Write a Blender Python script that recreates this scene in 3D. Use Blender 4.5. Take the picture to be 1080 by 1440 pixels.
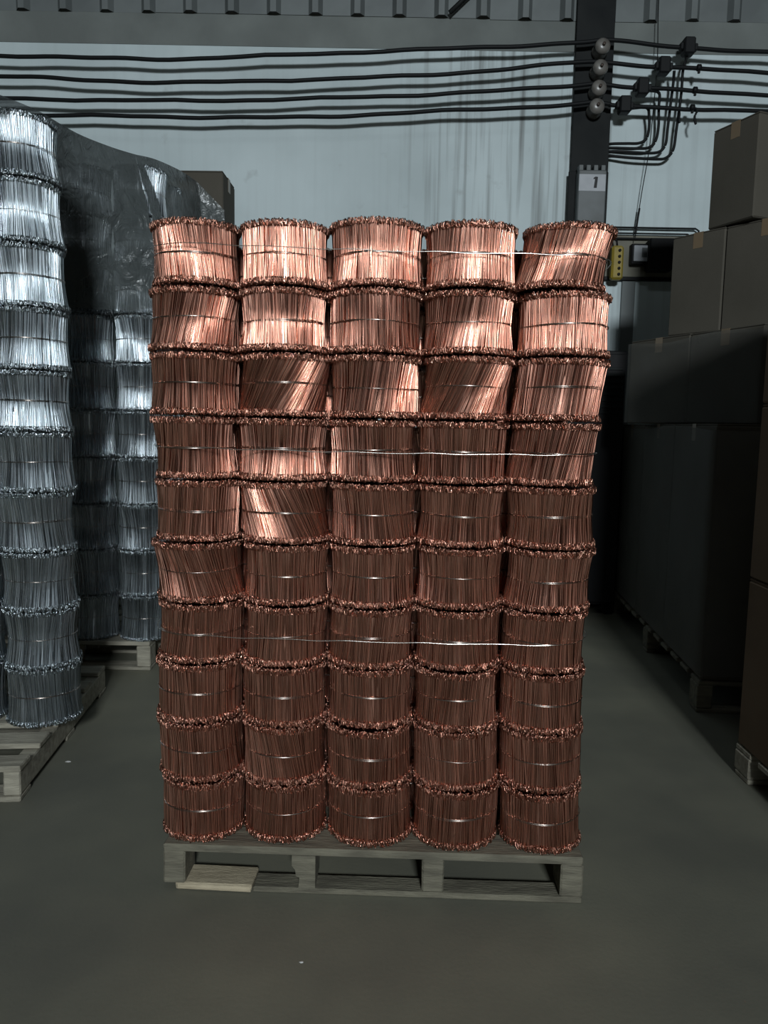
import bpy, math, random
import numpy as np
from mathutils import Matrix, Vector

for o in list(bpy.data.objects):
    bpy.data.objects.remove(o)
scene = bpy.context.scene
COL = scene.collection
random.seed(7)

# ------------------------------------------------------------------ camera
F, PITCH, ROLL, CAM_H = 1091.0, .1124, .0183, 1.116
fw = Vector((0, math.cos(PITCH), -math.sin(PITCH)))
rt0 = Vector((1, 0, 0)); dn0 = fw.cross(rt0)
rt = rt0 * math.cos(ROLL) - dn0 * math.sin(ROLL)
dn = rt0 * math.sin(ROLL) + dn0 * math.cos(ROLL)
cd = bpy.data.cameras.new('camera'); cam = bpy.data.objects.new('camera', cd); COL.objects.link(cam)
up, bk = -dn, -fw
cam.matrix_world = Matrix(((rt.x, up.x, bk.x, 0), (rt.y, up.y, bk.y, 0), (rt.z, up.z, bk.z, CAM_H), (0, 0, 0, 1)))
cd.sensor_fit = 'VERTICAL'; cd.sensor_height = 36.0; cd.lens = F / 1440 * 36.0
cd.clip_start = .05; cd.clip_end = 100
scene.camera = cam

# ------------------------------------------------------------------ light
w = bpy.data.worlds.new('world'); scene.world = w; w.use_nodes = True
w.node_tree.nodes['Background'].inputs[0].default_value = (.76, .84, .84, 1)
w.node_tree.nodes['Background'].inputs[1].default_value = .008
def area(name, loc, target, sx, sy, power, col):
    l = bpy.data.lights.new(name, 'AREA'); l.shape = 'RECTANGLE'; l.size = sx; l.size_y = sy
    l.energy = power; l.color = col
    o = bpy.data.objects.new(name, l); COL.objects.link(o)
    o.location = loc
    o.rotation_euler = (Vector(target) - Vector(loc)).to_track_quat('-Z', 'Y').to_euler()
    return o
area('window_daylight', (1.05, -8.5, 4.7), (0, 4, 2.0), 1.3, 1.0, 800, (.88, .96, 1.0))      # high window in the wall behind the photographer
area('bay_lamp_light', (-.1, -.2, 6.6), (-.1, .6, 0), 1.0, .5, 12, (.86, .96, 1.0))       # bay lamp under the roof
scene.view_settings.view_transform = 'Standard'
scene.view_settings.look = 'None'
scene.view_settings.gamma = 1.0
scene.view_settings.use_curve_mapping = False
scene.view_settings.exposure = 0.0

# ------------------------------------------------------------------ materials
def mat(name, base, rough=.6, metal=0.0, base2=None, scale=5.0, island=0.0, bump=0.0, bscale=60.0, detail=6.0, spec=.5, stretch=None, lo=.35, hi=.65, rvar=None):
    m = bpy.data.materials.new(name); m.use_nodes = True
    nt = m.node_tree; N = nt.nodes; L = nt.links
    b = N['Principled BSDF']
    b.inputs['Base Color'].default_value = (*base, 1); b.inputs['Roughness'].default_value = rough
    b.inputs['Metallic'].default_value = metal; b.inputs['Specular IOR Level'].default_value = spec
    tc = N.new('ShaderNodeTexCoord'); src = tc.outputs['Object']
    if stretch:
        mp = N.new('ShaderNodeMapping'); mp.inputs['Scale'].default_value = stretch
        L.new(src, mp.inputs['Vector']); src = mp.outputs['Vector']
    out = None
    if base2:
        n = N.new('ShaderNodeTexNoise'); n.inputs['Scale'].default_value = scale; n.inputs['Detail'].default_value = detail
        L.new(src, n.inputs['Vector'])
        r = N.new('ShaderNodeMapRange'); r.inputs[1].default_value = lo; r.inputs[2].default_value = hi
        L.new(n.outputs['Fac'], r.inputs[0])
        mx = N.new('ShaderNodeMix'); mx.data_type = 'RGBA'
        mx.inputs[6].default_value = (*base, 1); mx.inputs[7].default_value = (*base2, 1)
        L.new(r.outputs[0], mx.inputs[0]); out = mx.outputs[2]
        L.new(out, b.inputs['Base Color'])
    if island:
        g = N.new('ShaderNodeNewGeometry')
        mr = N.new('ShaderNodeMapRange'); mr.inputs[3].default_value = 1 - island; mr.inputs[4].default_value = 1.0
        L.new(g.outputs['Random Per Island'], mr.inputs[0])
        hv = N.new('ShaderNodeHueSaturation'); hv.inputs['Color'].default_value = (*base, 1)
        if out: L.new(out, hv.inputs['Color'])
        L.new(mr.outputs[0], hv.inputs['Value']); L.new(hv.outputs[0], b.inputs['Base Color'])
        if rvar:                                         # some wires are shinier than others
            fr = N.new('ShaderNodeMath'); fr.operation = 'MULTIPLY'; fr.inputs[1].default_value = 7.31
            f2 = N.new('ShaderNodeMath'); f2.operation = 'FRACT'
            rm = N.new('ShaderNodeMapRange'); rm.inputs[3].default_value = rvar[0]; rm.inputs[4].default_value = rvar[1]
            L.new(g.outputs['Random Per Island'], fr.inputs[0]); L.new(fr.outputs[0], f2.inputs[0]); L.new(f2.outputs[0], rm.inputs[0])
            L.new(rm.outputs[0], b.inputs['Roughness'])
    if bump:
        n2 = N.new('ShaderNodeTexNoise'); n2.inputs['Scale'].default_value = bscale; n2.inputs['Detail'].default_value = 4
        L.new(src, n2.inputs['Vector'])
        bp = N.new('ShaderNodeBump'); bp.inputs['Strength'].default_value = bump; bp.inputs['Distance'].default_value = .01
        L.new(n2.outputs['Fac'], bp.inputs['Height']); L.new(bp.outputs[0], b.inputs['Normal'])
    return m
M = {}
M['copper'] = mat('copper_wire', (.87, .465, .35), .25, 1, base2=(.75, .36, .26), scale=9, island=.42, rvar=(.15, .34))
M['steel'] = mat('galvanized_wire', (.66, .72, .76), .26, 1, base2=(.52, .58, .62), scale=9, island=.35, rvar=(.16, .34))
M['tie'] = mat('annealed_tie_wire', (.60, .52, .47), .25, 1)
M['strap'] = mat('bright_binding_wire', (.82, .78, .72), .22, 1)
M['wood'] = mat('dusty_grey_wood', (.205, .190, .140), .85, base2=(.115, .105, .078), scale=9, bump=.4, bscale=40, stretch=(1, 6, 6))
M['pale_wood'] = mat('fresh_split_wood', (.55, .47, .33), .8, base2=(.38, .32, .22), scale=14, bump=.4, bscale=60, stretch=(1, 8, 8))
M['board'] = mat('pale_pallet_wood', (.42, .39, .31), .85, base2=(.26, .24, .19), scale=9, bump=.4, bscale=40, stretch=(1, 6, 6))
M['black_cable'] = mat('black_rubber', (.010, .011, .012), .55, spec=.2)
M['column'] = mat('dark_painted_steel', (.012, .014, .015), .6, base2=(.022, .024, .024), scale=4, spec=.12)
M['ceramic'] = mat('brown_white_ceramic', (.20, .19, .175), .3, base2=(.11, .10, .09), scale=14)
M['bolt'] = mat('rusty_bolt', (.08, .06, .05), .6, .6)
M['enclosure'] = mat('grey_enclosure', (.15, .165, .17), .5, base2=(.10, .11, .11), scale=6)
M['paper'] = mat('white_label', (.55, .57, .60), .7, base2=(.48, .50, .53), scale=20)
M['ink'] = mat('black_ink', (.01, .01, .012), .6)
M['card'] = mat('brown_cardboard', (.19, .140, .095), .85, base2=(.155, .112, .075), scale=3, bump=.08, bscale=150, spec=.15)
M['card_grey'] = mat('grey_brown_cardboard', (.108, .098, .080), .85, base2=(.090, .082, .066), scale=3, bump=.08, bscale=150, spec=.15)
M['tape'] = mat('packing_tape', (.22, .16, .10), .3)
M['yellow'] = mat('yellow_plastic', (.36, .26, .03), .5, base2=(.27, .20, .03), scale=20)
M['beige'] = mat('beige_backing_board', (.26, .25, .20), .8, base2=(.18, .17, .14), scale=5)
M['dark_box'] = mat('black_metal_box', (.010, .010, .011), .55, spec=.2)
M['bar'] = mat('grey_bar', (.18, .20, .20), .6)
M['clad'] = mat('grey_cladding', (.18, .20, .20), .6, .2, base2=(.13, .145, .146), scale=3)
M['debris'] = mat('debris_white', (.6, .6, .58), .5)

def wall_mat():
    m = bpy.data.materials.new('stained_white_paint'); m.use_nodes = True
    nt = m.node_tree; N = nt.nodes; L = nt.links; b = N['Principled BSDF']; b.inputs['Roughness'].default_value = .75
    tc = N.new('ShaderNodeTexCoord')
    n1 = N.new('ShaderNodeTexNoise'); n1.inputs['Scale'].default_value = 1.3; n1.inputs['Detail'].default_value = 7
    L.new(tc.outputs['Object'], n1.inputs['Vector'])
    mx = N.new('ShaderNodeMix'); mx.data_type = 'RGBA'
    mx.inputs[6].default_value = (.69, .79, .81, 1); mx.inputs[7].default_value = (.55, .635, .65, 1)
    r = N.new('ShaderNodeMapRange'); r.inputs[1].default_value = .38; r.inputs[2].default_value = .68
    L.new(n1.outputs['Fac'], r.inputs[0]); L.new(r.outputs[0], mx.inputs[0])
    # long vertical run-down stains with a shape of their own
    mp = N.new('ShaderNodeMapping'); mp.inputs['Scale'].default_value = (13, 1, .45)
    L.new(tc.outputs['Object'], mp.inputs['Vector'])
    n2 = N.new('ShaderNodeTexNoise'); n2.inputs['Scale'].default_value = 1.6; n2.inputs['Detail'].default_value = 5
    L.new(mp.outputs[0], n2.inputs['Vector'])
    r2 = N.new('ShaderNodeMapRange'); r2.inputs[1].default_value = .50; r2.inputs[2].default_value = .70; r2.inputs[4].default_value = .75
    L.new(n2.outputs['Fac'], r2.inputs[0])
    sp = N.new('ShaderNodeSeparateXYZ'); L.new(tc.outputs['Object'], sp.inputs[0])
    rx = N.new('ShaderNodeMapRange'); rx.inputs[1].default_value = -.1; rx.inputs[2].default_value = .5; rx.interpolation_type = 'SMOOTHSTEP'
    rx.inputs[3].default_value = .08
    L.new(sp.outputs[0], rx.inputs[0])
    rx2 = N.new('ShaderNodeMapRange'); rx2.inputs[1].default_value = 1.3; rx2.inputs[2].default_value = 1.5; rx2.inputs[3].default_value = 1; rx2.inputs[4].default_value = .15
    L.new(sp.outputs[0], rx2.inputs[0])
    ma = N.new('ShaderNodeMath'); ma.operation = 'MULTIPLY'; L.new(rx.outputs[0], ma.inputs[0]); L.new(rx2.outputs[0], ma.inputs[1])
    mb = N.new('ShaderNodeMath'); mb.operation = 'MULTIPLY'; L.new(ma.outputs[0], mb.inputs[0]); L.new(r2.outputs[0], mb.inputs[1])
    m2 = N.new('ShaderNodeMix'); m2.data_type = 'RGBA'; m2.inputs[7].default_value = (.16, .165, .16, 1)
    L.new(mb.outputs[0], m2.inputs[0]); L.new(mx.outputs[2], m2.inputs[6])
    # small scuffs
    n3 = N.new('ShaderNodeTexNoise'); n3.inputs['Scale'].default_value = 7; n3.inputs['Detail'].default_value = 8
    L.new(tc.outputs['Object'], n3.inputs['Vector'])
    r3 = N.new('ShaderNodeMapRange'); r3.inputs[1].default_value = .66; r3.inputs[2].default_value = .76; r3.inputs[4].default_value = .3
    L.new(n3.outputs['Fac'], r3.inputs[0])
    m3 = N.new('ShaderNodeMix'); m3.data_type = 'RGBA'; m3.inputs[7].default_value = (.25, .26, .25, 1)
    L.new(r3.outputs[0], m3.inputs[0]); L.new(m2.outputs[2], m3.inputs[6])
    L.new(m3.outputs[2], b.inputs['Base Color'])
    return m
M['wall'] = wall_mat()
M['band'] = mat('grey_wall_band', (.205, .225, .215), .8, base2=(.15, .165, .158), scale=2.5, bump=.15, bscale=30)

def floor_mat():
    m = mat('dark_concrete', (.205, .200, .150), .62, base2=(.130, .130, .104), scale=1.6, bump=.05, bscale=90, detail=9)
    nt = m.node_tree; N = nt.nodes; L = nt.links; b = N['Principled BSDF']
    n = N.new('ShaderNodeTexNoise'); n.inputs['Scale'].default_value = 3.0; n.inputs['Detail'].default_value = 8
    tc = N.new('ShaderNodeTexCoord'); L.new(tc.outputs['Object'], n.inputs['Vector'])
    r = N.new('ShaderNodeMapRange'); r.inputs[3].default_value = .5; r.inputs[4].default_value = .8
    L.new(n.outputs['Fac'], r.inputs[0]); L.new(r.outputs[0], b.inputs['Roughness'])
    return m
M['floor'] = floor_mat()

def film_mat(name, col, op_lo, op_hi, rough, scale, bumps, spec=.5):
    m = bpy.data.materials.new(name); m.use_nodes = True
    nt = m.node_tree; N = nt.nodes; L = nt.links; b = N['Principled BSDF']
    b.inputs['Base Color'].default_value = (*col, 1); b.inputs['Roughness'].default_value = rough; b.inputs['Specular IOR Level'].default_value = spec
    tc = N.new('ShaderNodeTexCoord')
    n = N.new('ShaderNodeTexNoise'); n.inputs['Scale'].default_value = scale; n.inputs['Detail'].default_value = 5; n.inputs['Distortion'].default_value = .6
    L.new(tc.outputs['Object'], n.inputs['Vector'])
    r = N.new('ShaderNodeMapRange'); r.inputs[1].default_value = .3; r.inputs[2].default_value = .7; r.inputs[3].default_value = op_lo; r.inputs[4].default_value = op_hi
    L.new(n.outputs['Fac'], r.inputs[0]); L.new(r.outputs[0], b.inputs['Alpha'])
    n2 = N.new('ShaderNodeTexNoise'); n2.inputs['Scale'].default_value = 13; n2.inputs['Detail'].default_value = 4; n2.inputs['Distortion'].default_value = 1.6
    L.new(tc.outputs['Object'], n2.inputs['Vector'])
    bp = N.new('ShaderNodeBump'); bp.inputs['Strength'].default_value = bumps; bp.inputs['Distance'].default_value = .02
    L.new(n2.outputs['Fac'], bp.inputs['Height']); L.new(bp.outputs[0], b.inputs['Normal'])
    return m
M['film'] = film_mat('dusty_plastic_sheet', (.105, .12, .12), .70, .93, .22, 5, .8)
M['wrap'] = film_mat('cloudy_stretch_wrap', (.15, .15, .138), .30, .62, .5, 2.2, .25, .08)

# ------------------------------------------------------------------ mesh helpers
def mesh(name, V, Fc, smooth=False):
    me = bpy.data.meshes.new(name); me.from_pydata([tuple(v) for v in V], [], [tuple(f) for f in Fc])
    if smooth: me.polygons.foreach_set('use_smooth', [True] * len(me.polygons))
    me.update(); return me
def quads(name, V, Q, smooth=True):
    V = np.asarray(V, np.float32); Q = np.asarray(Q, np.int32)
    me = bpy.data.meshes.new(name)
    me.vertices.add(len(V)); me.vertices.foreach_set('co', V.ravel())
    me.loops.add(Q.size); me.loops.foreach_set('vertex_index', Q.ravel())
    me.polygons.add(len(Q)); me.polygons.foreach_set('loop_start', np.arange(0, Q.size, 4, dtype=np.int32))
    if smooth: me.polygons.foreach_set('use_smooth', np.ones(len(Q), bool))
    me.update(calc_edges=True); return me
def link(name, me, m, parent=None, loc=(0, 0, 0), rz=0.0, label=None, kind=None):
    o = bpy.data.objects.new(name, me); COL.objects.link(o)
    if m is not None and me is not None and len(me.materials) == 0: me.materials.append(M[m])
    o.parent = parent; o.location = loc; o.rotation_euler = (0, 0, rz)
    if label: o['label'] = label
    if kind: o['kind'] = kind
    return o
def thing(name, label, cat, loc=(0, 0, 0), rz=0.0, group=None):
    o = bpy.data.objects.new(name, None); COL.objects.link(o); o.empty_display_size = .05
    o.location = loc; o.rotation_euler = (0, 0, rz)
    o['label'] = label; o['category'] = cat
    if group: o['group'] = group
    return o
def tag(o, label, cat, group=None):
    o['label'] = label; o['category'] = cat
    if group: o['group'] = group
    return o
def box_geo(x0, x1, y0, y1, z0, z1, bev=0.0, jit=0.0):
    """box with chamfered edges"""
    if bev <= 0:
        V = [(x, y, z) for z in (z0, z1) for y in (y0, y1) for x in (x0, x1)]
        Fc = [(0, 2, 3, 1), (4, 5, 7, 6), (0, 1, 5, 4), (1, 3, 7, 5), (3, 2, 6, 7), (2, 0, 4, 6)]
        return V, Fc
    b = min(bev, (x1 - x0) * .45, (y1 - y0) * .45, (z1 - z0) * .45)
    V = []; idx = {}
    lo = (x0, y0, z0); hi = (x1, y1, z1)
    for c in range(8):
        s = [(c >> k) & 1 for k in range(3)]
        for ax in range(3):
            p = []
            for k in range(3):
                e = hi[k] if s[k] else lo[k]
                if k != ax: e += -b if s[k] else b
                p.append(e + (random.uniform(-jit, jit) if jit else 0))
            idx[(c, ax)] = len(V); V.append(tuple(p))
    Fc = []
    for ax in range(3):
        u, v = (ax + 1) % 3, (ax + 2) % 3
        for s in (0, 1):
            cs = [(s << ax) | (a << u) | (bb << v) for a, bb in ((0, 0), (1, 0), (1, 1), (0, 1))]
            f = [idx[(c, ax)] for c in cs]
            Fc.append(f if s else f[::-1])
    for ax in range(3):                                  # edge chamfers running along ax
        u, v = (ax + 1) % 3, (ax + 2) % 3
        for a in (0, 1):
            for bb in (0, 1):
                c0 = (a << u) | (bb << v); c1 = c0 | (1 << ax)
                f = [idx[(c0, u)], idx[(c1, u)], idx[(c1, v)], idx[(c0, v)]]
                Fc.append(f if (a ^ bb) else f[::-1])
    for c in range(8):
        f = [idx[(c, 0)], idx[(c, 1)], idx[(c, 2)]]
        Fc.append(f if bin(c).count('1') % 2 else f[::-1])
    return V, Fc
def box(name, m, parent, x0, x1, y0, y1, z0, z1, bev=0.003, jit=0.0, **k):
    V, Fc = box_geo(x0, x1, y0, y1, z0, z1, bev, jit)
    return link(name, mesh(name, V, Fc), m, parent, **k)
def catmull(P, n=8):
    P = [Vector(p) for p in P]; out = []
    for i in range(len(P) - 1):
        p0, p1, p2, p3 = P[max(i - 1, 0)], P[i], P[i + 1], P[min(i + 2, len(P) - 1)]
        for k in range(n):
            t = k / n
            out.append(.5 * ((2 * p1) + (p2 - p0) * t + (2 * p0 - 5 * p1 + 4 * p2 - p3) * t * t + (3 * p1 - p0 - 3 * p2 + p3) * t ** 3))
    out.append(P[-1]); return out
def tube_geo(P, r, sides=8, closed=False, off=0):
    P = [Vector(p) for p in P]; n = len(P); V = []; Fc = []
    for i, p in enumerate(P):
        a = P[(i - 1) % n] if closed else P[max(i - 1, 0)]; b = P[(i + 1) % n] if closed else P[min(i + 1, n - 1)]
        t = (b - a).normalized()
        ref = Vector((0, 0, 1)) if abs(t.z) < .9 else Vector((1, 0, 0))
        u = t.cross(ref).normalized(); v = t.cross(u)
        for k in range(sides):
            an = 2 * math.pi * k / sides
            V.append(p + (u * math.cos(an) + v * math.sin(an)) * r)
    for i in range(n if closed else n - 1):
        for k in range(sides):
            a = off + i * sides + k; b = off + i * sides + (k + 1) % sides
            c = off + ((i + 1) % n) * sides + (k + 1) % sides; d = off + ((i + 1) % n) * sides + k
            Fc.append((a, d, c, b))
    if not closed:
        Fc.append([off + k for k in range(sides)]); Fc.append([off + (n - 1) * sides + k for k in range(sides)][::-1])
    return V, Fc
def tube(name, m, parent, P, r, sides=8, closed=False, **k):
    V, Fc = tube_geo(P, r, sides, closed)
    return link(name, mesh(name, V, Fc, True), m, parent, **k)
def lathe(name, m, parent, prof, axis='z', seg=20, **k):
    V = []; Fc = []; n = len(prof)
    for r, h in prof:
        for s in range(seg):
            a = 2 * math.pi * s / seg; x, y = r * math.cos(a), r * math.sin(a)
            V.append((x, y, h) if axis == 'z' else (x, -h, y) if axis == '-y' else (h, x, y))
    for i in range(n - 1):
        for s in range(seg):
            Fc.append((i * seg + s, i * seg + (s + 1) % seg, (i + 1) * seg + (s + 1) % seg, (i + 1) * seg + s))
    Fc.append(list(range(seg))[::-1]); Fc.append([(n - 1) * seg + s for s in range(seg)])
    me = mesh(name, V, Fc, True)
    return link(name, me, m, parent, **k)

# ------------------------------------------------------------------ the setting
WALL_Y = 4.95
def struct(name, V, Fc, m):
    o = link(name, mesh(name, V, Fc), m); o['kind'] = 'structure'; return o
struct('floor', *box_geo(-9, 9, -14, WALL_Y + .2, -.1, 0), 'floor')['label'] = 'dark stained concrete warehouse floor'
struct('wall_back', *box_geo(-9, 9, WALL_Y, WALL_Y + .2, 0, 3.36), 'wall')['label'] = 'white painted warehouse wall with dirty run-down stains'
V, Fc = box_geo(-9, 9, WALL_Y - .004, WALL_Y + .2, 3.36, 3.55)
struct('trim_1', V, Fc, 'band')['label'] = 'grey band along the top of the wall'  # flat grey band, darker than the wall below it
cl = bpy.data.objects.new('wall_upper', None); COL.objects.link(cl); cl.location = (0, WALL_Y, 3.535); cl['kind'] = 'structure'
cl['label'] = 'grey ribbed metal cladding above the grey band'
def clad_sheet():
    P = [0.0]; prof = []
    pitch = .25
    for i in range(4):
        x = i * pitch
        prof += [(x, 0), (x + .165, 0), (x + .190, -.035), (x + .225, -.035), (x + .25, 0)]
    V = []; Fc = []
    for (x, y) in prof: V += [(x, y, 0), (x, y, 2.2), (x, y + .003, 2.2), (x, y + .003, 0)]
    for i in range(len(prof) - 1):
        a = 4 * i; b = a + 4
        Fc += [(a, b, b + 1, a + 1), (a + 2, b + 2, b + 3, a + 3), (a, a + 3, b + 3, b)]
    return mesh('cladding_sheet', V, Fc)
cs = clad_sheet()
for i in range(9):
    link('cladding_sheet', cs, 'clad', cl, loc=(-4.42 + i * 1.0 + .0, random.uniform(-.01, 0), random.uniform(-.004, .012)))

# ------------------------------------------------------------------ pallets
def pallet(name, label, loc, rz, W, Dp, Hh, boards, blocks_x, blocks_y, m, group='wooden pallets', bw=.052, bot=.016, top=.018, pale=None, skids=None, m_edge=None):
    """origin at the front left floor corner; boards run along x"""
    p = thing(name, label, 'pallet', loc, rz, group)
    for (y0, y1) in boards:
        box('deck_board', m_edge or m, p, random.uniform(-.004, .004), W + random.uniform(-.004, .004), y0, y1, Hh - top, Hh, .003, .0008)
    for i, x in enumerate(blocks_x):                     # stringer rails under the deck
        for (y0, y1) in blocks_y:
            if name == 'copper_pallet' and i == 1 and y0 < .01:
                # block with a broken corner
                a, b, c, d = x, x + bw, bot, Hh - top
                pts = [(a + .012, c), (b, c), (b, d), (a - .004, d), (a - .004, c + .055), (a + .004, c + .045), (a + .006, c + .030), (a + .014, c + .026)]
                V = [(u, y0, v) for u, v in pts] + [(u, y1, v) for u, v in pts]; n = len(pts)
                Fc = [list(range(n)), list(range(n, 2 * n))[::-1]] + [(k, n + k, n + (k + 1) % n, (k + 1) % n) for k in range(n)]
                link('block', mesh('block', V, Fc), m, p)
            else:
                box('block', m, p, x, x + bw, y0, y1, bot, Hh - top, .004, .001)
    for (y0, y1) in (skids or [(b[0], b[0] + .09) for b in blocks_y]):
        box('bottom_board', m, p, 0, W, y0, y1, 0, bot, .003, .0008)
    return p
X0, Y0, YAW, D, H, PZ = -.0245, 1.7338, -.0289, .21, .1447, .1149
def SW(u, v, z=0.0):
    c, s = math.cos(YAW), math.sin(YAW)
    return (X0 + u * c - v * s, Y0 + u * s + v * c, z)
brd = [(i * .1195, i * .1195 + .095) for i in range(8)]
pc = pallet('copper_pallet', 'grey wooden pallet carrying the stack of copper wire bundles', SW(-.487, -.004), YAW, .995, .93, PZ, brd,
            (0, .312, .617, .943), ((.0, .09), (.42, .51), (.84, .93)), 'wood', skids=[(.42, .51), (.84, .93)])
pc.name = 'wooden_pallet'
box('bottom_board', 'wood', pc, .215, .995, 0, .06, 0, .016, .003, .0008)
V, Fc = box_geo(.03, .213, -.002, .08, 0, .019, .004, .002)
link('bottom_board', mesh('bottom_board', V, Fc), 'pale_wood', pc, label='pale freshly split piece of bottom board')

# ------------------------------------------------------------------ wire bundles
TS = np.array([0, .14, .32, .5, .68, .86, 1.0])
def shaft_mesh(name, Hb, Re, Rw, twist, dx, dy, seed, n=275, sides=5, wr=.0012, flare=(1, 1), end=.011):
    rng = np.random.default_rng(seed)
    a0 = np.linspace(0, 2 * np.pi, n, endpoint=False) + rng.normal(0, .003, n)
    ph = rng.uniform(0, 6.28, 8)
    # groups of wires lean together
    tw = twist + .05 * np.sin(2 * a0 + ph[0]) + .035 * np.sin(5 * a0 + ph[1]) + .018 * np.sin(11 * a0 + ph[2]) + rng.normal(0, .017, n)
    rj = -np.abs(rng.normal(0, .0012, n)) + .0007 * np.sin(9 * a0 + ph[3]) + .0012 * np.sin(3 * a0 + ph[4])
    bend = rng.normal(0, .0007, n) + .0012 * np.sin(4 * a0 + ph[5])          # bow of the single wire
    T = TS[None, :]
    s = np.abs(2 * T - 1) ** 1.35
    fl = np.where(T > .5, flare[1], flare[0])
    R = Rw + (Re - Rw) * s * fl + rj[:, None] + bend[:, None] * np.sin(np.pi * T)
    A = a0[:, None] + tw[:, None] * (T - .5)
    Z = end + (Hb - 2 * end) * T + rng.normal(0, .0015, n)[:, None] * np.sign(T - .5)
    cx = dx * (T - .5); cy = dy * (T - .5)
    PX = cx + R * np.cos(A); PY = cy + R * np.sin(A)
    k = np.arange(sides) * 2 * np.pi / sides
    rr = wr * rng.uniform(.8, 1.15, n)[:, None, None]
    Rad = rr * np.cos(k)[None, None, :]; Tan = rr * np.sin(k)[None, None, :]
    ca, sa = np.cos(A)[:, :, None], np.sin(A)[:, :, None]
    VX = PX[:, :, None] + Rad * ca - Tan * sa; VY = PY[:, :, None] + Rad * sa + Tan * ca
    VZ = np.broadcast_to(Z[:, :, None], VX.shape)
    V = np.stack([VX, VY, VZ], -1).reshape(-1, 3)
    ns = len(TS)
    i = np.arange(n)[:, None, None]; j = np.arange(ns - 1)[None, :, None]; q = np.arange(sides)[None, None, :]
    base = (i * ns + j) * sides
    Q = np.stack([base + q, base + (q + 1) % sides, base + sides + (q + 1) % sides, base + sides + q], -1).reshape(-1, 4)
    # inner wires: a fluted core just under the outer layer
    m = 90; aa = np.linspace(0, 2 * np.pi, m, endpoint=False)
    t2 = np.array([0, .25, .5, .75, 1.0]); fl2 = np.where(t2 > .5, flare[1], flare[0])
    Rc = (Rw + (Re - Rw) * np.abs(2 * t2 - 1) ** 1.35 * fl2 - .0036)[:, None] + .0009 * np.where(np.arange(m) % 2, 1, -1)[None, :]
    CX = (dx * (t2 - .5))[:, None] + Rc * np.cos(aa + twist * (t2[:, None] - .5)); CY = (dy * (t2 - .5))[:, None] + Rc * np.sin(aa + twist * (t2[:, None] - .5))
    CZ = np.broadcast_to((end * .7 + (Hb - 1.4 * end) * t2)[:, None], CX.shape)
    CV = np.stack([CX, CY, CZ], -1).reshape(-1, 3)
    CV = np.vstack([CV, CV[:m], CV[4 * m:], [[-dx / 2, -dy / 2, .001], [dx / 2, dy / 2, Hb - .001]]])
    o = len(V); jj = np.arange(4)[:, None]; qq = np.arange(m)[None, :]
    CQ = (o + np.stack([jj * m + qq, jj * m + (qq + 1) % m, (jj + 1) * m + (qq + 1) % m, (jj + 1) * m + qq], -1)).reshape(-1, 4)
    cap = []
    c0, c1 = o + 7 * m, o + 7 * m + 1; o5, o6 = o + 5 * m, o + 6 * m      # the end caps have rims of their own
    for e in range(0, m, 2):
        cap.append((c0, o5 + (e + 2) % m, o5 + e + 1, o5 + e)); cap.append((c1, o6 + e, o6 + e + 1, o6 + (e + 2) % m))
    return quads(name, np.vstack([V, CV]), np.vstack([Q, CQ, np.array(cap)]))
def loop_mesh(name, R, seed, h=.0165, wd=.0030, wr=.00095, counts=((0, 160), (-.005, 150), (-.011, 100))):
    """standing eyes of the twisted wire ends; base z=0, they rise to z=h"""
    rng = np.random.default_rng(seed); segs, sides = 7, 4
    Vs = []; Qs = []; o = 0
    for dr, cnt in counts:
        n = cnt
        a = np.linspace(0, 2 * np.pi, n, endpoint=False) + rng.normal(0, .012, n)
        r = R + dr - np.abs(rng.normal(0, .0013, n)) - .0008
        yawv = rng.uniform(-1.2, 1.2, n); lean = rng.normal(.16, .25, n); side = rng.normal(0, .3, n)
        hh = h * rng.uniform(.8, 1.0, n); ww = wd * rng.uniform(.7, 1.15, n)
        th = np.linspace(0, 2 * np.pi, segs, endpoint=False)
        # ellipse in the local (tangential, up) plane, spun about the vertical
        ex = np.cos(th)[None, :] * ww[:, None]; ez = (np.sin(th)[None, :] * .5 + .5) * hh[:, None]
        k = np.arange(sides) * 2 * np.pi / sides
        # cross section: along the ellipse normal and along the plane normal
        nx = np.cos(th); nz = np.sin(th)
        lx = ex[:, :, None] + wr * nx[None, :, None] * np.cos(k); lz = ez[:, :, None] + wr * nz[None, :, None] * np.cos(k)
        ly = wr * np.sin(k)[None, None, :] + 0 * lx
        cy, sy = np.cos(yawv)[:, None, None], np.sin(yawv)[:, None, None]
        tx = lx * cy - ly * sy; ry = lx * sy + ly * cy
        ry = ry + lean[:, None, None] * lz * .6; tx = tx + side[:, None, None] * lz
        rad = r[:, None, None] + ry - .6 * lean[:, None, None] * .5 * hh[:, None, None]
        ca, sa = np.cos(a)[:, None, None], np.sin(a)[:, None, None]
        V = np.stack([rad * ca - tx * sa, rad * sa + tx * ca, lz], -1).reshape(-1, 3)
        i = np.arange(n)[:, None, None]; j = np.arange(segs)[None, :, None]; q = np.arange(sides)[None, None, :]
        b0 = (i * segs + j) * sides; b1 = (i * segs + (j + 1) % segs) * sides
        Q = np.stack([b0 + q, b0 + (q + 1) % sides, b1 + (q + 1) % sides, b1 + q], -1).reshape(-1, 4) + o
        Vs.append(V); Qs.append(Q); o += len(V)
    return quads(name, np.vstack(Vs), np.vstack(Qs))
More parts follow.
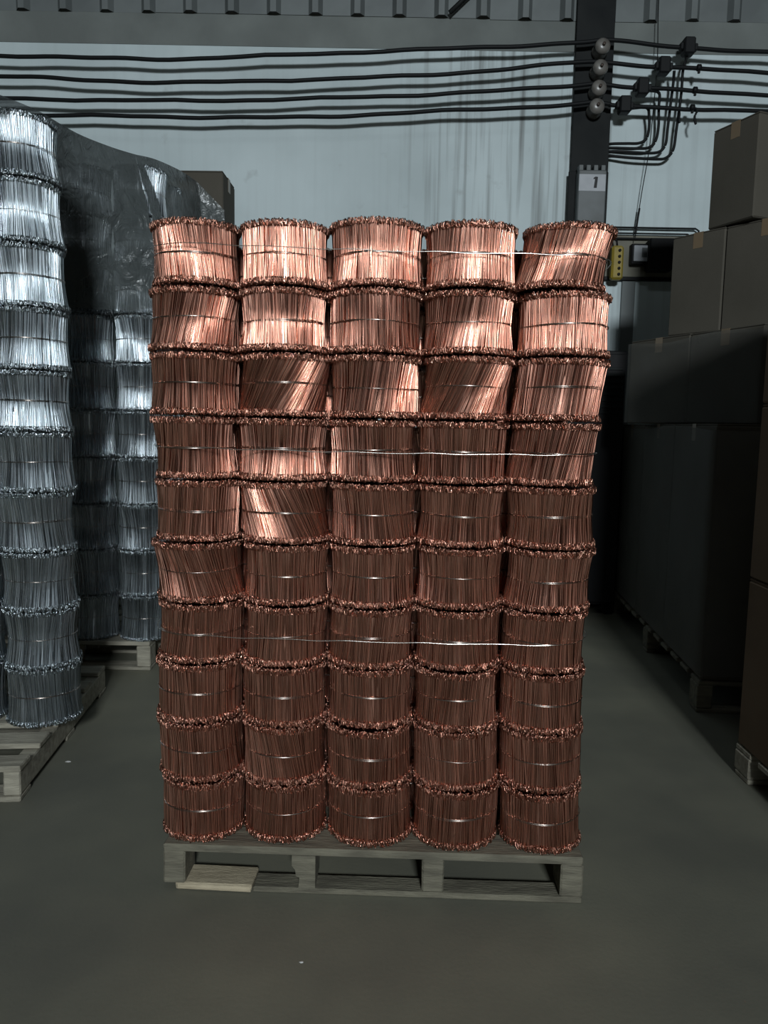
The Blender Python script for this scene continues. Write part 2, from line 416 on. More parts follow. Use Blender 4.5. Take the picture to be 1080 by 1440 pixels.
def tie_mesh(name, R, z, seed, r=.0009):
    rng = np.random.default_rng(seed); V = []; Fc = []
    ph = rng.uniform(0, 6.28, 4)
    for dz in (0, .0026 if seed % 2 else .0034):
        P = []
        for i in range(56):
            a = 2 * math.pi * i / 56
            P.append((R * math.cos(a) * (1 + .004 * math.sin(3 * a + ph[0])), R * math.sin(a) * (1 + .004 * math.sin(3 * a + ph[0])),
                      z + dz * (.5 + .5 * math.sin(a + ph[1])) + .0012 * math.sin(2 * a + ph[2])))
        v, f = tube_geo(P, r, 5, True, len(V)); V += v; Fc += f
    return mesh(name, V, Fc, True)
R0 = .105
LOOPS_C = [loop_mesh('wire_loops', R0, 100 + i) for i in range(4)]
RS0 = .118
LOOPS_S = [loop_mesh('wire_loops', RS0, 200 + i, h=.0185, wd=.0036, wr=.0011, counts=((0, 160), (-.006, 140))) for i in range(3)]
def add_loops(root, meshes, m, k, Rrel, Hb, dx, dy):
    up_ = link('wire_loops', meshes[k % len(meshes)], m, root, loc=(dx / 2, dy / 2, Hb - .0178), rz=(k % 4) * math.pi / 2, kind='stuff')
    up_.scale = (Rrel, Rrel, 1)
    dn_ = link('wire_loops', meshes[(k + 1) % len(meshes)], m, root, loc=(-dx / 2, -dy / 2, .0178), kind='stuff')
    dn_.rotation_euler = (math.pi, 0, (k * 3 % 4) * math.pi / 2); dn_.scale = (Rrel, Rrel, 1)
    return up_, dn_

BX = [[-.526, -.320, -.115, .104, .317, .527], [-.536, -.324, -.117, .101, .321, .534], [-.535, -.322, -.111, .103, .313, .529],
      [-.526, -.329, -.113, .093, .310, .516], [-.524, -.321, -.109, .099, .309, .520], [-.530, -.315, -.106, .099, .309, .520],
      [-.523, -.313, -.108, .099, .307, .510], [-.529, -.319, -.110, .101, .308, .513], [-.527, -.317, -.111, .100, .312, .516],
      [-.515, -.312, -.107, .105, .317, .518]]
TW = [[-.14, .0, .08, .10, .18], [.22, .02, -.04, .12, .05], [.05, .55, .18, .45, .05], [.18, .03, -.14, .0, .06], [.10, -.42, -.12, .05, .02],
      [-.22, -.05, .0, -.10, .02], [.04, .0, .06, -.08, .03], [.0, .0, .0, .14, -.05], [-.05, -.18, .0, .0, .0], [.0, .02, .0, .0, .0]]
SH = {(0, 4): .022, (2, 4): .016, (3, 4): .014, (0, 0): -.004, (3, 0): -.010, (2, 1): .012, (2, 3): .012, (4, 1): -.012, (5, 0): -.012, (8, 0): -.006, (5, 4): .010}
ORD = ['top', 'second', 'third', 'fourth', 'fifth', 'sixth', 'seventh', 'eighth', 'ninth', 'bottom']
CN = ['leftmost column', 'second column from the left', 'middle column', 'second column from the right', 'rightmost column']
LOOK = {(2, 1): 'copper bundle twisted hard right', (4, 1): 'bright copper bundle twisted left', (2, 3): 'right-leaning copper bundle',
        (1, 2): 'copper bundle with bright lower half', (5, 0): 'copper bundle with bright left flank', (0, 4): 'copper bundle with overhanging right rim',
        (0, 2): 'highest standing copper wire bundle'}
for r in range(10):
    for c in range(5):
        uL, uR = BX[r][c], BX[r][c + 1]
        Re = (uR - uL) / 2 - .0008; uc = (uL + uR) / 2
        rng = random.Random(r * 17 + c * 5 + 3)
        dx = SH.get((r, c), rng.uniform(-.005, .005)); dy = rng.uniform(-.006, .006)
        waist = rng.uniform(.006, .0105) if r < 6 else rng.uniform(.0045, .0075)
        if r == 9: waist = .005
        zb = PZ + (9 - r) * H; Hb = H
        if (r, c) == (0, 2): Hb = H + .006
        lab = f"{LOOK.get((r, c), 'round copper wire bundle')} in the {ORD[r]} layer, {CN[c]}"
        root = thing('copper_wire_bundle', lab, 'wire bundle', SW(uc, Re + .004 + rng.uniform(-.003, .006), zb), YAW, 'copper wire bundles in the front row of the pallet')
        fl = (1.0, rng.uniform(.75, 1.0)) if r != 0 else (1.0, 1.0)
        ReB = Re - .0042
        me = shaft_mesh('wire_shafts', Hb, ReB, Re - waist, TW[r][c] + rng.uniform(-.03, .03), dx, dy, r * 31 + c * 7, flare=fl)
        link('wire_shafts', me, 'copper', root, kind='stuff')
        add_loops(root, LOOPS_C, 'copper', r * 5 + c, Re / R0, Hb, dx, dy)
        link('tie_wire', tie_mesh('tie_wire', Re - waist + .0022, Hb * .5 + rng.uniform(-.004, .004), r * 5 + c), 'tie', root, label='thin tie wire around the waist')
# the rows behind the front row
SHB = [shaft_mesh('wire_shafts', H, R0 - .004, R0 - .012, rngt, 0, 0, 900 + i, n=180) for i, rngt in enumerate((.1, -.15, .02))]
TIEB = tie_mesh('tie_wire', R0 - .0095, H * .5, 3)
HB = {1: .984, 2: .990, 3: .982, 4: .988}                 # slightly shorter bundles than in front
for row in (1, 2, 3, 4):
    cols = 4 if row % 2 else 5                            # nested in the hollows of the row in front
    for r in range(10):
        for c in range(cols):
            if row > 1 and r > 0 and 0 < c < cols - 1: continue
            k = row * 50 + r * 5 + c
            rng = random.Random(k)
            root = thing('copper_wire_bundle', 'copper wire bundle hidden behind the front row of the copper stack', 'wire bundle',
                         SW((c - (cols - 1) / 2) * .2095 + rng.uniform(-.002, .002), .112 + row * .1835, PZ + (9 - r) * H * HB[row]), YAW, 'copper wire bundles behind the front row')
            root.scale = (1, 1, HB[row])
            link('wire_shafts', SHB[k % 3], 'copper', root, rz=(k % 4) * math.pi / 2, kind='stuff')
            add_loops(root, LOOPS_C, 'copper', k, .975, H, 0, 0)
            link('tie_wire', TIEB, 'tie', root)

# bright binding wires drawn right round the stack
def binding(label, zl, zr, uL, uR, eL, eR, r=.0010):
    v0 = -.0030
    P = []
    n = 14
    for i in range(n + 1):
        t = i / n; P.append((uL + (uR - uL) * t, v0 + .0006 * math.sin(i * 1.9), zl + (zr - zl) * t - .004 * math.sin(math.pi * t) + .0015 * math.sin(i * 2.3)))
    P += [(eR - .033, .030, zr), (eR + .002, .105, zr + .002), (eR + .006, .3, zr), (.535, .48, zr), (.535, .84, zr), (.50, .955, zr), (0, .965, (zl + zr) / 2),
          (-.50, .955, zl), (-.535, .84, zl), (-.535, .48, zl), (eL - .006, .3, zl), (eL - .002, .105, zl + .002), (eL + .033, .030, zl)]
    pts = catmull([SW(*p) for p in P] + [SW(*P[0])], 4)[:-1]
    return tag(tube('binding_wire', 'strap', None, pts, r, 5, True), label, 'binding wire', 'binding wires around the copper stack')
zrow = lambda r: PZ + (9 - r) * H + H / 2
binding('thin bright binding wire across the top layer of copper bundles', zrow(0) + .012, zrow(0) - .004, -.43, .45, -.526, .527)
binding('thin bright binding wire across the fourth layer of copper bundles', zrow(3) + .002, zrow(3) + .001, -.43, .44, -.526, .516)
binding('thin bright binding wire across the seventh layer of copper bundles', zrow(6) + .004, zrow(6) + .003, -.43, .43, -.523, .510)

# ------------------------------------------------------------------ silver bundles, near stack on the left
HN, HF = .193, .205
def silver(name, label, loc, rz, Hb, Re, seed, group, waist=.009, tw=0.0, dx=0.0, dy=0.0, me=None, tie=None):
    root = thing(name, label, 'wire bundle', loc, rz, group)
    link('wire_shafts', me or shaft_mesh('wire_shafts', Hb, Re - .0045, Re - waist - .001, tw, dx, dy, seed, n=290, wr=.0013), 'steel', root, kind='stuff')
    add_loops(root, LOOPS_S, 'steel', seed, Re / RS0, Hb, dx, dy)
    link('tie_wire', tie or tie_mesh('tie_wire', Re - waist + .0024, Hb * .5, seed), 'tie', root)
    return root
NRZ = math.radians(5.5)
pallet('wooden_pallet', 'pale wooden pallet under the silver bundles at the left edge', (-2.092, 2.055, 0), NRZ, 1.05, .98, .108,
       [(0, .085), (.165, .26), (.335, .43), (.50, .595), (.67, .765), (.86, .955)], (0, .33, .67, 1.0), ((.006, .955),), 'board', bw=.05, skids=[(0, .09), (.44, .53), (.87, .96)])
SHN = [shaft_mesh('wire_shafts', HN, .1175 - .0045, .1175 - .012, tq, 0, 0, 640 + i, n=230, wr=.0015) for i, tq in enumerate((.08, -.1, .0))]
TIEN = tie_mesh('tie_wire', .1175 - .0088, HN * .5, 7)
NEAR_DX = [(-.048, -.030), (-.030, -.008), (-.016, .006), (-.006, .004), (.0, .012), (.004, .020), (.0, .004), (.004, .010), (.006, .012), (.004, .004)]
for r in range(10):
    z = .108 + (9 - r) * HN; rng = random.Random(r + 60)
    ox = (-.022, -.016, -.010, -.004, -.002, .002, .0, .004, .006, .006)[r]
    tp, bt = NEAR_DX[r]
    silver('silver_wire_bundle', f'galvanized wire bundle in the {ORD[r]} layer of the column at the left edge', (-1.150 + ox, 2.555 + rng.uniform(-.004, .004), z), 0, HN, .120,
           r, 'galvanized bundles in the near left column', waist=rng.uniform(.009, .014), tw=rng.uniform(-.12, .12), dx=(tp - bt) * .6, dy=rng.uniform(-.006, .006))
    silver('silver_wire_bundle', f'sliver of a galvanized wire bundle cut off by the left photo edge, {ORD[r]} layer', (-1.396 + ox, 2.545, z), 0, HN, .1175,
           r + 40, 'galvanized bundles cut off at the left edge', me=SHN[r % 3], tie=TIEN)
    for q, x in enumerate((-1.640, -1.884)):
        silver('silver_wire_bundle', 'galvanized wire bundle of the near left stack beyond the photo edge', (x + ox * .5, 2.53, z), 0, HN, .1175,
               r + 60 + 7 * q, 'galvanized bundles beyond the left edge', me=SHN[(r + q + 1) % 3], tie=TIEN)
# ------------------------------------------------------------------ far stack on the left
pallet('wooden_pallet', 'wooden pallet in the back under the sheet-covered silver bundles', (-2.08, 3.375, 0), 0, 1.045, .60, .13,
       [(0, .09), (.125, .215), (.25, .34), (.375, .465), (.50, .59)], (0, .32, .66, .985), ((0, .09), (.25, .34), (.50, .59)), 'board', bw=.06)
SHS = [shaft_mesh('wire_shafts', HF, RS0 - .003, RS0 - .012, t, 0, 0, 700 + i, n=260, wr=.0014) for i, t in enumerate((.06, -.1, .0, .12))]
TIES = tie_mesh('tie_wire', RS0 - .0096, HF * .5, 5)
ORDF = ['top', 'second', 'third', 'fourth', 'fifth', 'sixth', 'seventh', 'eighth', 'ninth', 'bottom']
for r in range(10):
    z = .13 + (9 - r) * HF
    for c, (x, y, lab) in enumerate(((-1.085, 3.495, 'galvanized wire bundle in the %s layer of the back column beside the copper stack'),
                                     (-1.327, 3.495, 'shaded galvanized wire bundle in the %s layer of the back column behind the left-edge column'),
                                     (-1.567, 3.495, None), (-1.807, 3.495, None), (-1.085, 3.735, None))):
        rng = random.Random(r * 9 + c)
        silver('silver_wire_bundle', lab % ORDF[r] if lab else 'galvanized wire bundle hidden inside the back left stack', (x + rng.uniform(-.001, .001), y + rng.uniform(-.001, .001), z),
               0, HF, RS0 * .985, r * 5 + c, ('galvanized bundles in the back columns' if lab else 'hidden galvanized bundles of the back stack'), me=SHS[(r * 3 + c) % 4], tie=TIES)

# ------------------------------------------------------------------ dark plastic sheet over the silver stacks
def resample(P, n):
    P = [Vector(p) for p in P]; L = [0]
    for a, b in zip(P, P[1:]): L.append(L[-1] + (b - a).length)
    out = []
    for i in range(n):
        d = L[-1] * i / (n - 1); k = 0
        while k < len(P) - 2 and L[k + 1] < d: k += 1
        t = (d - L[k]) / max(L[k + 1] - L[k], 1e-6); out.append(P[k].lerp(P[k + 1], t))
    return out
def patch(V, Fc, U, Lw, nu, nv, sag=.0, amp=.006, push=(0, 0, 0)):
    from mathutils import noise
    a = resample(catmull(U, 6), nu); b = resample(catmull(Lw, 6), nu); o = len(V)
    for i in range(nu):
        for j in range(nv):
            t = j / (nv - 1); p = a[i].lerp(b[i], t)
            s = math.sin(math.pi * t)
            p = p + Vector(push) * s
            if 0 < j:
                q = noise.noise_vector(p * 7.0) * amp + noise.noise_vector(p * 22.0) * amp * .45
                p = p + q * min(1, t * 4)
            V.append(p)
    for i in range(nu - 1):
        for j in range(nv - 1):
            k = o + i * nv + j; Fc.append((k, k + nv, k + nv + 1, k + 1))
V = []; Fc = []
ridge = [(-1.127, 2.33, 2.034), (-1.132, 2.55, 2.083), (-1.148, 2.7, 2.116), (-1.135, 2.95, 2.144), (-1.10, 3.2, 2.183), (-1.055, 3.35, 2.206), (-1.015, 3.5, 2.236), (-.985, 3.8, 2.283), (-.962, 4.02, 2.300)]
patch(V, Fc, [ridge[5], ridge[4], ridge[3], ridge[2]], [(-.955, 3.352, 1.585), (-1.14, 3.345, 1.58), (-1.36, 3.345, 1.575), (-1.62, 3.34, 1.58)], 46, 40, push=(.02, -.03, 0), amp=.012)
patch(V, Fc, [ridge[5], ridge[6], ridge[7], ridge[8]], [(-.952, 3.354, 1.585), (-.948, 3.55, 1.56), (-.945, 3.85, 1.55), (-.935, 4.08, 1.60)], 34, 40, push=(.022, 0, 0), amp=.010)
patch(V, Fc, ridge, [(x - .88, y + .05, z + .020) for x, y, z in ridge], 40, 14, amp=.01)
patch(V, Fc, [ridge[8], (-.90, 4.03, 2.24), (-.83, 4.04, 2.17)], [(-.97, 4.03, 1.7), (-.87, 4.03, 1.7), (-.80, 4.03, 1.75)], 16, 24, amp=.022)
tag(link('plastic_sheet', mesh('plastic_sheet', V, Fc, True), 'film'), 'dark glossy plastic sheet draped over the silver wire bundles', 'plastic sheet')

# ------------------------------------------------------------------ cartons
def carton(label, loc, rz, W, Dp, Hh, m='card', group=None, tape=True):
    """origin front left bottom corner"""
    t = thing('carton', label, 'carton', loc, rz, group)
    g = .003
    V, Fc = box_geo(0, W, 0, Dp, 0, Hh - .006, .006)
    link('box_body', mesh('box_body', V, Fc), m, t)
    box('flap', m, t, .002, W - .002, .002, Dp / 2 - g, Hh - .006, Hh, .002)
    box('flap', m, t, .002, W - .002, Dp / 2 + g, Dp - .002, Hh - .006, Hh, .002)
    if tape:
        V = []; Fc = []
        for b in ((.0, W, Dp / 2 - .025, Dp / 2 + .025, Hh - .0005, Hh + .0006), (-.0010, .0002, Dp / 2 - .025, Dp / 2 + .025, Hh - .07, Hh), (W - .0002, W + .001, Dp / 2 - .025, Dp / 2 + .025, Hh - .07, Hh)):
            v, f = box_geo(*b); o = len(V); V += v; Fc += [[o + i for i in q] for q in f]
        link('tape', mesh('tape', V, Fc), 'tape', t, label='strip of packing tape')
    return t
# carton stack behind the silver stack
pallet('wooden_pallet', 'wooden pallet under the carton column behind the plastic sheet', (-1.70, 4.10, 0), 0, .88, .6, .13, [(0, .09), (.17, .26), (.34, .43), (.51, .60)],
       (0, .41, .82), ((0, .09), (.51, .60)), 'board', bw=.06)
for i in range(5):
    top = i == 4
    carton('brown carton peeking out above the plastic sheet' if top else 'carton hidden below the one peeking over the plastic sheet', (-1.255, 4.12, 0.13 + i * .4505), -.02, .405, .28, .4505,
           'card_grey', None if top else 'hidden cartons behind the plastic sheet')
# right side, wrapped stack
RZ = math.atan2(.165, 1.75)      # the long side runs away from the camera and slightly to the right
def RW(a, b):                    # a: into the picture along the long side, b: to the right
    c, s = math.cos(RZ), math.sin(RZ)
    return (1.265 + a * s + b * c, 2.98 + a * c - b * s)
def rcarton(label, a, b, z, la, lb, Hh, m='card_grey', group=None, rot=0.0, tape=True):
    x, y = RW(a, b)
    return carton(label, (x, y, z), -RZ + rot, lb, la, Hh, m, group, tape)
x, y = RW(0, -.01)
pallet('wooden_pallet', 'dark shaded pallet under the wrapped cartons on the right', (x, y, 0), -RZ, 1.05, 1.76, .13, [(i * .1545, i * .1545 + .105) for i in range(11)] + [(1.66, 1.76)],
       (.0, .47, .99), ((0, .1), (.82, .92), (1.66, 1.76)), 'wood', bw=.06)
for i in range(3):
    rcarton('big dark carton in the lowest wrapped layer, %s' % ('nearest the camera', 'middle of three', 'farthest, next to the back wall')[i], i * .585, .0, .132, .58, .95, 1.01, group='cartons of the lowest wrapped layer')
# third layer: two cartons turned towards the aisle
ROT = math.atan2(.25, .38)
def tilted(label, p0, z, la, lb, Hh, ang, m):
    # left face starts at p0 (far end) and runs towards the camera
    d = Vector((math.sin(ang), -math.cos(ang), 0))
    near = Vector((p0[0], p0[1], 0)) + d * la
    return carton(label, (near.x, near.y, z), ang, lb, la, Hh, m)
ang = ROT
A2 = math.radians(20); d2 = Vector((math.sin(A2), -math.cos(A2), 0))
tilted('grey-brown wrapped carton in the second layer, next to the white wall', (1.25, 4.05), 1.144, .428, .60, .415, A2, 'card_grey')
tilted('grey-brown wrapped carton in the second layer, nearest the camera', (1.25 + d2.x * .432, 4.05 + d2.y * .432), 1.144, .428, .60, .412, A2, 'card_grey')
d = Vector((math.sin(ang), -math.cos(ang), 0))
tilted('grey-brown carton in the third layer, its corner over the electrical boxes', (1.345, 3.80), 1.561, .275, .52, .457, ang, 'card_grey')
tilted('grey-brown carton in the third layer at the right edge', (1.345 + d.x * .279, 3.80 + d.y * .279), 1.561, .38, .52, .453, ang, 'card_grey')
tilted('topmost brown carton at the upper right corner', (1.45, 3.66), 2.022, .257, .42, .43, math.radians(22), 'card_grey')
# stretch wrap round the two lower layers
from mathutils import noise
def wrap(label, ring, z0, z1, nz):
    V = []; Fc = []
    P = resample([(x, y, 0) for x, y in ring], 80)
    cx = sum(p.x for p in P) / len(P); cy = sum(p.y for p in P) / len(P)
    for i, p in enumerate(P):
        o = Vector((p.x - cx, p.y - cy, 0)).normalized()
        for j in range(nz):
            z = z0 + (z1 - z0) * j / (nz - 1)
            q = abs(noise.noise(Vector((p.x * 4, p.y * 4, z * 2)))) * .008
            V.append((p.x + o.x * q, p.y + o.y * q, z + (-.010 + .010 * math.sin(i * .21) if j == nz - 1 else 0)))
    for i in range(len(P) - 1):
        for j in range(nz - 1):
            k = i * nz + j; Fc.append((k, k + nz, k + nz + 1, k + 1))
    return tag(link('stretch_wrap', mesh('stretch_wrap', V, Fc, True), 'wrap'), label, 'stretch wrap', 'stretch wrap on the right cartons')
wrap('cloudy stretch wrap around the tall lowest cartons on the right', [RW(*p) for p in ((-.012, 1.0), (-.014, .5), (-.014, -.013), (.45, -.016), (.9, -.014), (1.35, -.017), (1.765, -.013), (1.768, .5))], .155, 1.135, 26)
def R2(a_, b_):
    near = Vector((1.25, 4.05, 0)) + d2 * (.86 - a_)
    return (near.x + b_ * math.cos(A2), near.y + b_ * math.sin(A2))
wrap('cloudy stretch wrap around the second carton layer on the right', [R2(*p) for p in ((-.012, .61), (-.013, .3), (-.012, -.013), (.4, -.016), (.872, -.013), (.873, .3))], 1.15, 1.548, 14)
# near brown stack at the right edge
pallet('wooden_pallet', 'wooden pallet under the brown cartons at the right edge', (1.168, 1.40, 0), 0, 1.0, 1.05, .10, [(i * .16, i * .16 + .1) for i in range(6)] + [(.95, 1.05)],
       (0, .46, .93), ((0, .1), (.47, .57), (.95, 1.05)), 'board', bw=.07)
for i in range(3):
    carton('dark brown carton at the right edge, %s of its stack' % ('lowest', 'middle one', 'topmost')[i], (1.172, 1.46, .102 + i * .55), 0, .75, .985, .547, 'card', 'brown cartons at the right edge')

# ------------------------------------------------------------------ steel column and wiring
PYF = 4.90
col = thing('steel_column', 'dark steel column with four insulators in front of the wall', 'column', (1.205, PYF, 0))
box('flange', 'column', col, -.113, .113, 0, .012, 0, 5.6, .002)
box('web', 'column', col, -.095, .095, .012, .048, 0, 5.6, .001)
CAB = [[(-3.4, 3.22), (-2.302, 3.23), (-1.70, 3.227), (-1.133, 3.235), (-.049, 3.293), (.616, 3.332), (1.081, 3.359), (1.214, 3.372), (1.301, 3.371), (1.731, 3.343), (2.198, 3.324), (3.4, 3.29)],
       [(-3.4, 3.12), (-2.306, 3.116), (-1.75, 3.103), (-1.135, 3.10), (-.047, 3.151), (.62, 3.202), (1.078, 3.249), (1.207, 3.255), (1.295, 3.249), (1.592, 3.234), (2.207, 3.213), (3.4, 3.17)],
       [(-3.4, 2.99), (-2.311, 2.992), (-1.135, 2.997), (-.045, 3.044), (.625, 3.083), (1.075, 3.123), (1.204, 3.135), (1.292, 3.126), (1.473, 3.114), (2.216, 3.091), (3.4, 3.05)],
       [(-3.4, 2.90), (-2.041, 2.901), (-1.136, 2.905), (-.55, 2.917), (-.043, 2.944), (.628, 2.984), (1.072, 3.015), (1.197, 3.027), (1.29, 3.019), (1.374, 3.012), (2.223, 2.995), (3.4, 2.96)]]
NUM = ['highest', 'second highest', 'third highest', 'lowest']
rr = random.Random(4)
for i, pts in enumerate(CAB):
    P = catmull([(x, 4.83, z) for x, z in pts], 8)
    P = [Vector((p.x, p.y + .004 * math.sin(p.x * 3 + i), p.z + .0035 * math.sin(p.x * 6.3 + i * 2) + .002 * math.sin(p.x * 15 + i))) for p in P]
    tag(tube('power_cable', 'black_cable', None, P, .0125, 8), f'black power cable strung along the wall, {NUM[i]} of the four', 'cable', 'black cables strung along the wall')
INS = [(1.214, 3.337), (1.207, 3.219), (1.204, 3.105), (1.197, 3.002)]
for i, (x, z) in enumerate(INS):
    t = thing('insulator', f'round ceramic insulator on the dark column, {NUM[i]} of four', 'insulator', (x + .015, 4.895, z), 0, 'ceramic insulators on the column')
    lathe('spool', 'ceramic', t, [(.030, -.008), (.044, -.004), (.047, .012), (.043, .024), (.030, .034), (.028, .050), (.040, .060), (.046, .072), (.043, .088), (.032, .098), (.014, .102)], '-y', 20)
    lathe('bolt', 'bolt', t, [(.010, .100), (.010, .116), (.006, .118)], '-y', 6)
# tap connectors
CON = [(1.731, 3.343), (1.592, 3.234), (1.473, 3.114), (1.374, 3.012)]
for i, (x, z) in enumerate(CON):
    t = thing('cable_connector', f'black box connector clamped on the {NUM[i]} cable right of the column', 'connector', (x, 4.82, z), 0, 'black connectors on the cables')
    box('housing', 'black_cable', t, -.033, .033, -.034, .034, -.048, .046, .008)
    box('clamp', 'black_cable', t, -.052, -.030, -.018, .018, -.020, .020, .005)
    box('clamp', 'black_cable', t, .030, .052, -.018, .018, -.024, .016, .005)
DROP = [[(1.735, 4.83, 3.31), (1.722, 4.86, 3.23), (1.721, 4.865, 3.10), (1.708, 4.875, 2.90), (1.698, 4.88, 2.79), (1.66, 4.885, 2.742), (1.60, 4.885, 2.733), (1.45, 4.885, 2.738), (1.335, 4.90, 2.75), (1.29, 4.925, 2.75)],
        [(1.660, 4.83, 3.215), (1.668, 4.86, 3.15), (1.661, 4.865, 3.04), (1.655, 4.875, 2.90), (1.650, 4.88, 2.82), (1.62, 4.885, 2.778), (1.56, 4.885, 2.767), (1.45, 4.885, 2.770), (1.335, 4.90, 2.778), (1.29, 4.925, 2.778)],
        [(1.525, 4.83, 3.10), (1.585, 4.85, 3.095), (1.592, 4.865, 3.02), (1.600, 4.875, 2.92), (1.590, 4.88, 2.84), (1.555, 4.885, 2.80), (1.48, 4.885, 2.792), (1.335, 4.90, 2.798), (1.29, 4.925, 2.798)],
        [(1.425, 4.83, 3.00), (1.515, 4.85, 3.012), (1.537, 4.865, 2.975), (1.544, 4.875, 2.90), (1.53, 4.88, 2.845), (1.49, 4.885, 2.823), (1.42, 4.885, 2.820), (1.335, 4.90, 2.822), (1.29, 4.925, 2.822)]]
for i, P in enumerate(DROP):
    tag(tube('drop_cable', 'black_cable', None, catmull(P, 7), .0085, 8), f'black drop cable bending from the {NUM[i]} cable into the column', 'cable', 'drop cables bending into the column')
# cable ties and loose tails on the right
for i, (x, z) in enumerate(((1.80, 3.229), (1.785, 3.104), (1.775, 3.006))):
    t = thing('cable_clip', f'small black clip on the {NUM[i + 1]} cable right of the connectors', 'clip', (x, 4.82, z), 0, 'small clips on the cables')
    lathe('ring', 'black_cable', t, [(.0115, -.014), (.019, -.010), (.019, .010), (.0115, .014)], 'x', 10)
    box('tab', 'black_cable', t, -.006, .008, -.006, .006, -.032, -.015, .002)
tag(tube('loose_cable_tail', 'black_cable', None, catmull([(1.79, 4.81, 3.00), (1.795, 4.80, 2.975), (1.785, 4.80, 2.95), (1.787, 4.80, 2.925), (1.795, 4.80, 2.905)], 5), .007, 6), 'short loose cable tail hanging from the lowest cable', 'cable')
tag(tube('loose_cable_tail', 'black_cable', None, catmull([(1.713, 4.86, 3.005), (1.715, 4.855, 2.98), (1.712, 4.85, 2.95), (1.717, 4.85, 2.93)], 5), .006, 6), 'short cable end hanging beside the longest drop cable', 'cable')
tag(tube('thin_wire', 'black_cable', None, catmull([(1.575, 4.90, 4.6), (1.565, 4.89, 3.67), (1.57, 4.87, 3.27), (1.556, 4.87, 2.885), (1.548, 4.87, 2.76), (1.527, 4.89, 2.55), (1.514, 4.90, 2.40), (1.503, 4.905, 2.26)], 8), .0028, 6), 'thin wire hanging down the wall to the small white box', 'wire')
tag(tube('wire_sleeve', 'black_cable', None, catmull([(1.519, 4.896, 2.45), (1.512, 4.90, 2.38), (1.506, 4.905, 2.30)], 6), .006, 6), 'black sleeve on the thin hanging wire', 'sleeve')
# breaker box with the 1
t = thing('breaker_box', 'grey breaker box on the column with a white label reading 1', 'breaker', (1.203, PYF, 2.28))
box('back_plate', 'column', t, -.125, .115, -.014, -.001, -.02, .375, .003)
box('enclosure', 'enclosure', t, -.083, .083, -.095, -.012, .03, .360, .006)
for k in range(4):
    box('terminal', 'enclosure', t, -.080 + k * .044, -.054 + k * .044, -.085, -.025, .358, .392, .003)
    box('terminal', 'enclosure', t, -.080 + k * .044, -.054 + k * .044, -.085, -.025, .004, .032, .003)
lb = box('paper_label', 'paper', t, -.080, .078, -.0975, -.0945, .238, .334, .0005, label='white paper label with a black 1')
pts = [(-.004, 0), (.014, 0), (.019, .063), (.005, .065), (-.006, .058), (-.008, .049), (.002, .052)]
V = [(u + .012, -.0986, v + .256) for u, v in pts] + [(u + .012, -.0972, v + .256) for u, v in pts]; n = len(pts)
link('numeral', mesh('numeral', V, [list(range(n)), list(range(n, 2 * n))[::-1]] + [(k, n + k, n + (k + 1) % n, (k + 1) % n) for k in range(n)]), 'ink', lb, label='black numeral 1')

# electrical board on the wall, right of the column
WY = WALL_Y
t = thing('backing_board', 'beige backing board behind the electrical boxes', 'board', (1.60, WY, 2.027))
box('panel', 'beige', t, -.27, .33, -.012, 0, .02, .27, .002)
box('bottom_rail', 'dark_box', t, -.27, .33, -.03, 0, 0, .022, .002)
for i, (z, x1, r) in enumerate(((2.341, 1.896, .006), (2.307, 1.85, .005), (2.276, 1.835, .006))):
    P = [(1.33, WY - .03, z + .002), (1.36, WY - .03, z), (x1 - .02, WY - .03, z), (x1, WY - .03, z - .012), (x1 + .002, WY - .03, z - .09)]
    tag(tube('conduit', 'column', None, P, r, 8), 'thin dark conduit along the wall above the electrical boxes, %s of three' % ('top', 'middle', 'lowest')[i], 'conduit', 'conduits above the electrical boxes')
t = thing('meter_box', 'small white-grey meter box on the beige board', 'meter box', (1.534, WY - .012, 2.128))
box('case', 'dark_box', t, -.052, .04, -.05, 0, -.01, .112, .004)
box('cover', 'paper', t, -.040, .045, -.062, -.048, .006, .100, .003)
box('window', 'enclosure', t, .008, .040, -.0645, -.061, .030, .085, .001)
t = thing('black_switch_box', 'black switch box on the beige board beside the meter box', 'switch box', (1.653, WY - .012, 2.075))
box('case', 'dark_box', t, -.075, .075, -.10, 0, 0, .19, .012)
box('lid', 'dark_box', t, -.080, .080, -.115, -.098, .004, .186, .006)
box('handle', 'column', t, .05, .066, -.135, -.113, .06, .13, .003)
t = thing('yellow_control_box', 'yellow hanging control box between the copper stack and the meter box', 'control box', (1.385, 4.86, 2.015))
box('case', 'yellow', t, -.036, .036, -.03, .03, 0, .20, .012)
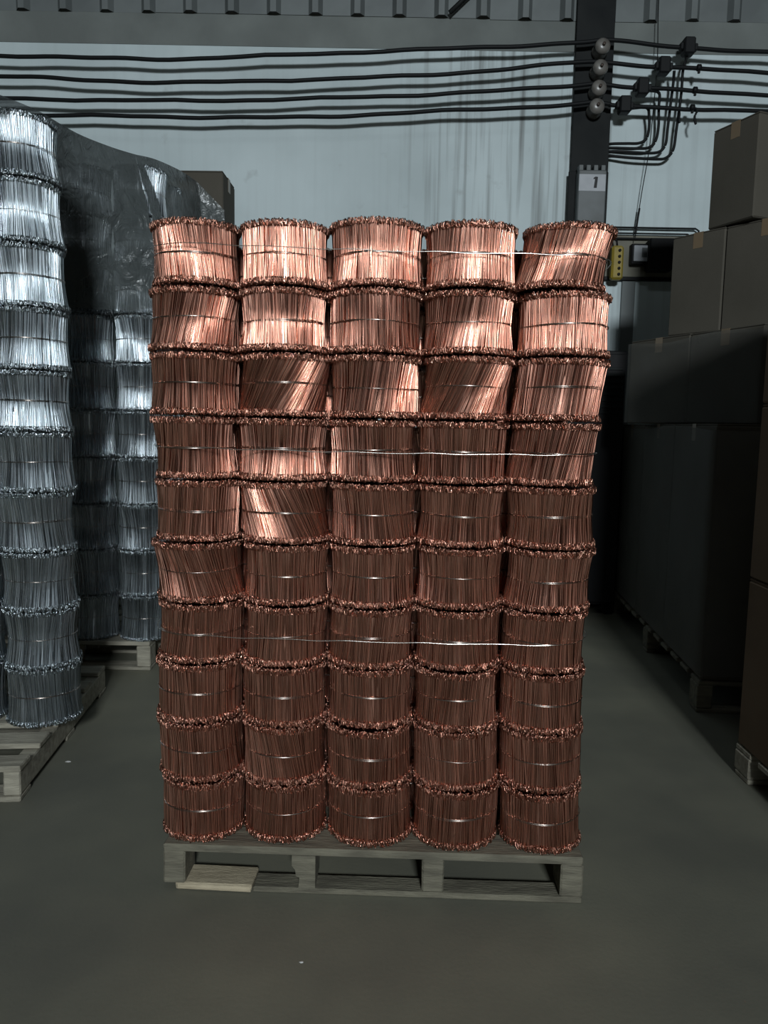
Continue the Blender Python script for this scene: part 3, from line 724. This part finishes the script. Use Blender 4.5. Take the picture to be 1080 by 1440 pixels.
for k in range(5): lathe('button', 'dark_box', t, [(.009, .0), (.009, .006), (.006, .008)], '-y', 10, loc=(0.008, -.030, .03 + k * .035))
tube('hanging_cord', 'black_cable', t, [(0, 0, .20), (-.004, 0, .23), (-.012, .03, .255), (-.02, .058, .262)], .006, 6)
tag(box('wall_bar', 'bar', None, 1.447, 1.53, WY - .02, WY, .30, 2.024, .003), 'grey vertical bar on the wall below the beige board', 'bar')  # plain upright grey bar, flat against the wall
# dark cabinet at the foot of the column, seen in the gap beside the copper stack
t = thing('dark_cabinet', 'black metal cabinet in the gap between copper stack and wrapped cartons', 'cabinet', (.93, 4.56, 0))
box('cabinet_body', 'dark_box', t, 0, .47, .02, .31, .06, 1.565, .006)
for x in (.012, .408):
    for y in (.03, .25): box('leg', 'dark_box', t, x, x + .05, y, y + .05, 0, .06, .003)
door = box('door', 'dark_box', t, .012, .458, 0, .02, .08, 1.545, .004)
for k in range(8): box('vent_slat', 'column', door, .27, .44, -.006, .001, 1.20 + k * .036, 1.218 + k * .036, .002)
box('handle', 'column', door, .03, .05, -.03, .001, .80, .95, .004)
# short brace under the cladding
tag(tube('angle_brace', 'column', None, [(.335, WY - .055, 3.545), (.50, WY - .055, 3.70)], .014, 4), 'dark diagonal brace at the edge of the cladding', 'brace')

# small debris on the floor
def chip(loc, s, seed):
    rng = random.Random(seed); V = []
    for zz, k in ((0, 1), (.35, .8), (.6, .3)):
        for i in range(7):
            a = i * .8976; V.append((s * k * math.cos(a) * rng.uniform(.6, 1.2), s * .6 * k * math.sin(a) * rng.uniform(.6, 1.2), s * zz * .5))
    Fc = [list(range(7))[::-1], list(range(14, 21))] + [(j * 7 + i, j * 7 + (i + 1) % 7, (j + 1) * 7 + (i + 1) % 7, (j + 1) * 7 + i) for j in (0, 1) for i in range(7)]
    return link('litter_scrap', mesh('litter_scrap', V, Fc), 'debris', loc=loc)
tag(chip((-.155, 1.50, 0), .006, 1), 'tiny pale scrap on the floor in front of the copper pallet', 'scrap')
tag(chip((-1.02, 2.43, 0), .010, 2), 'tiny pale scrap on the floor beside the left pallet', 'scrap')
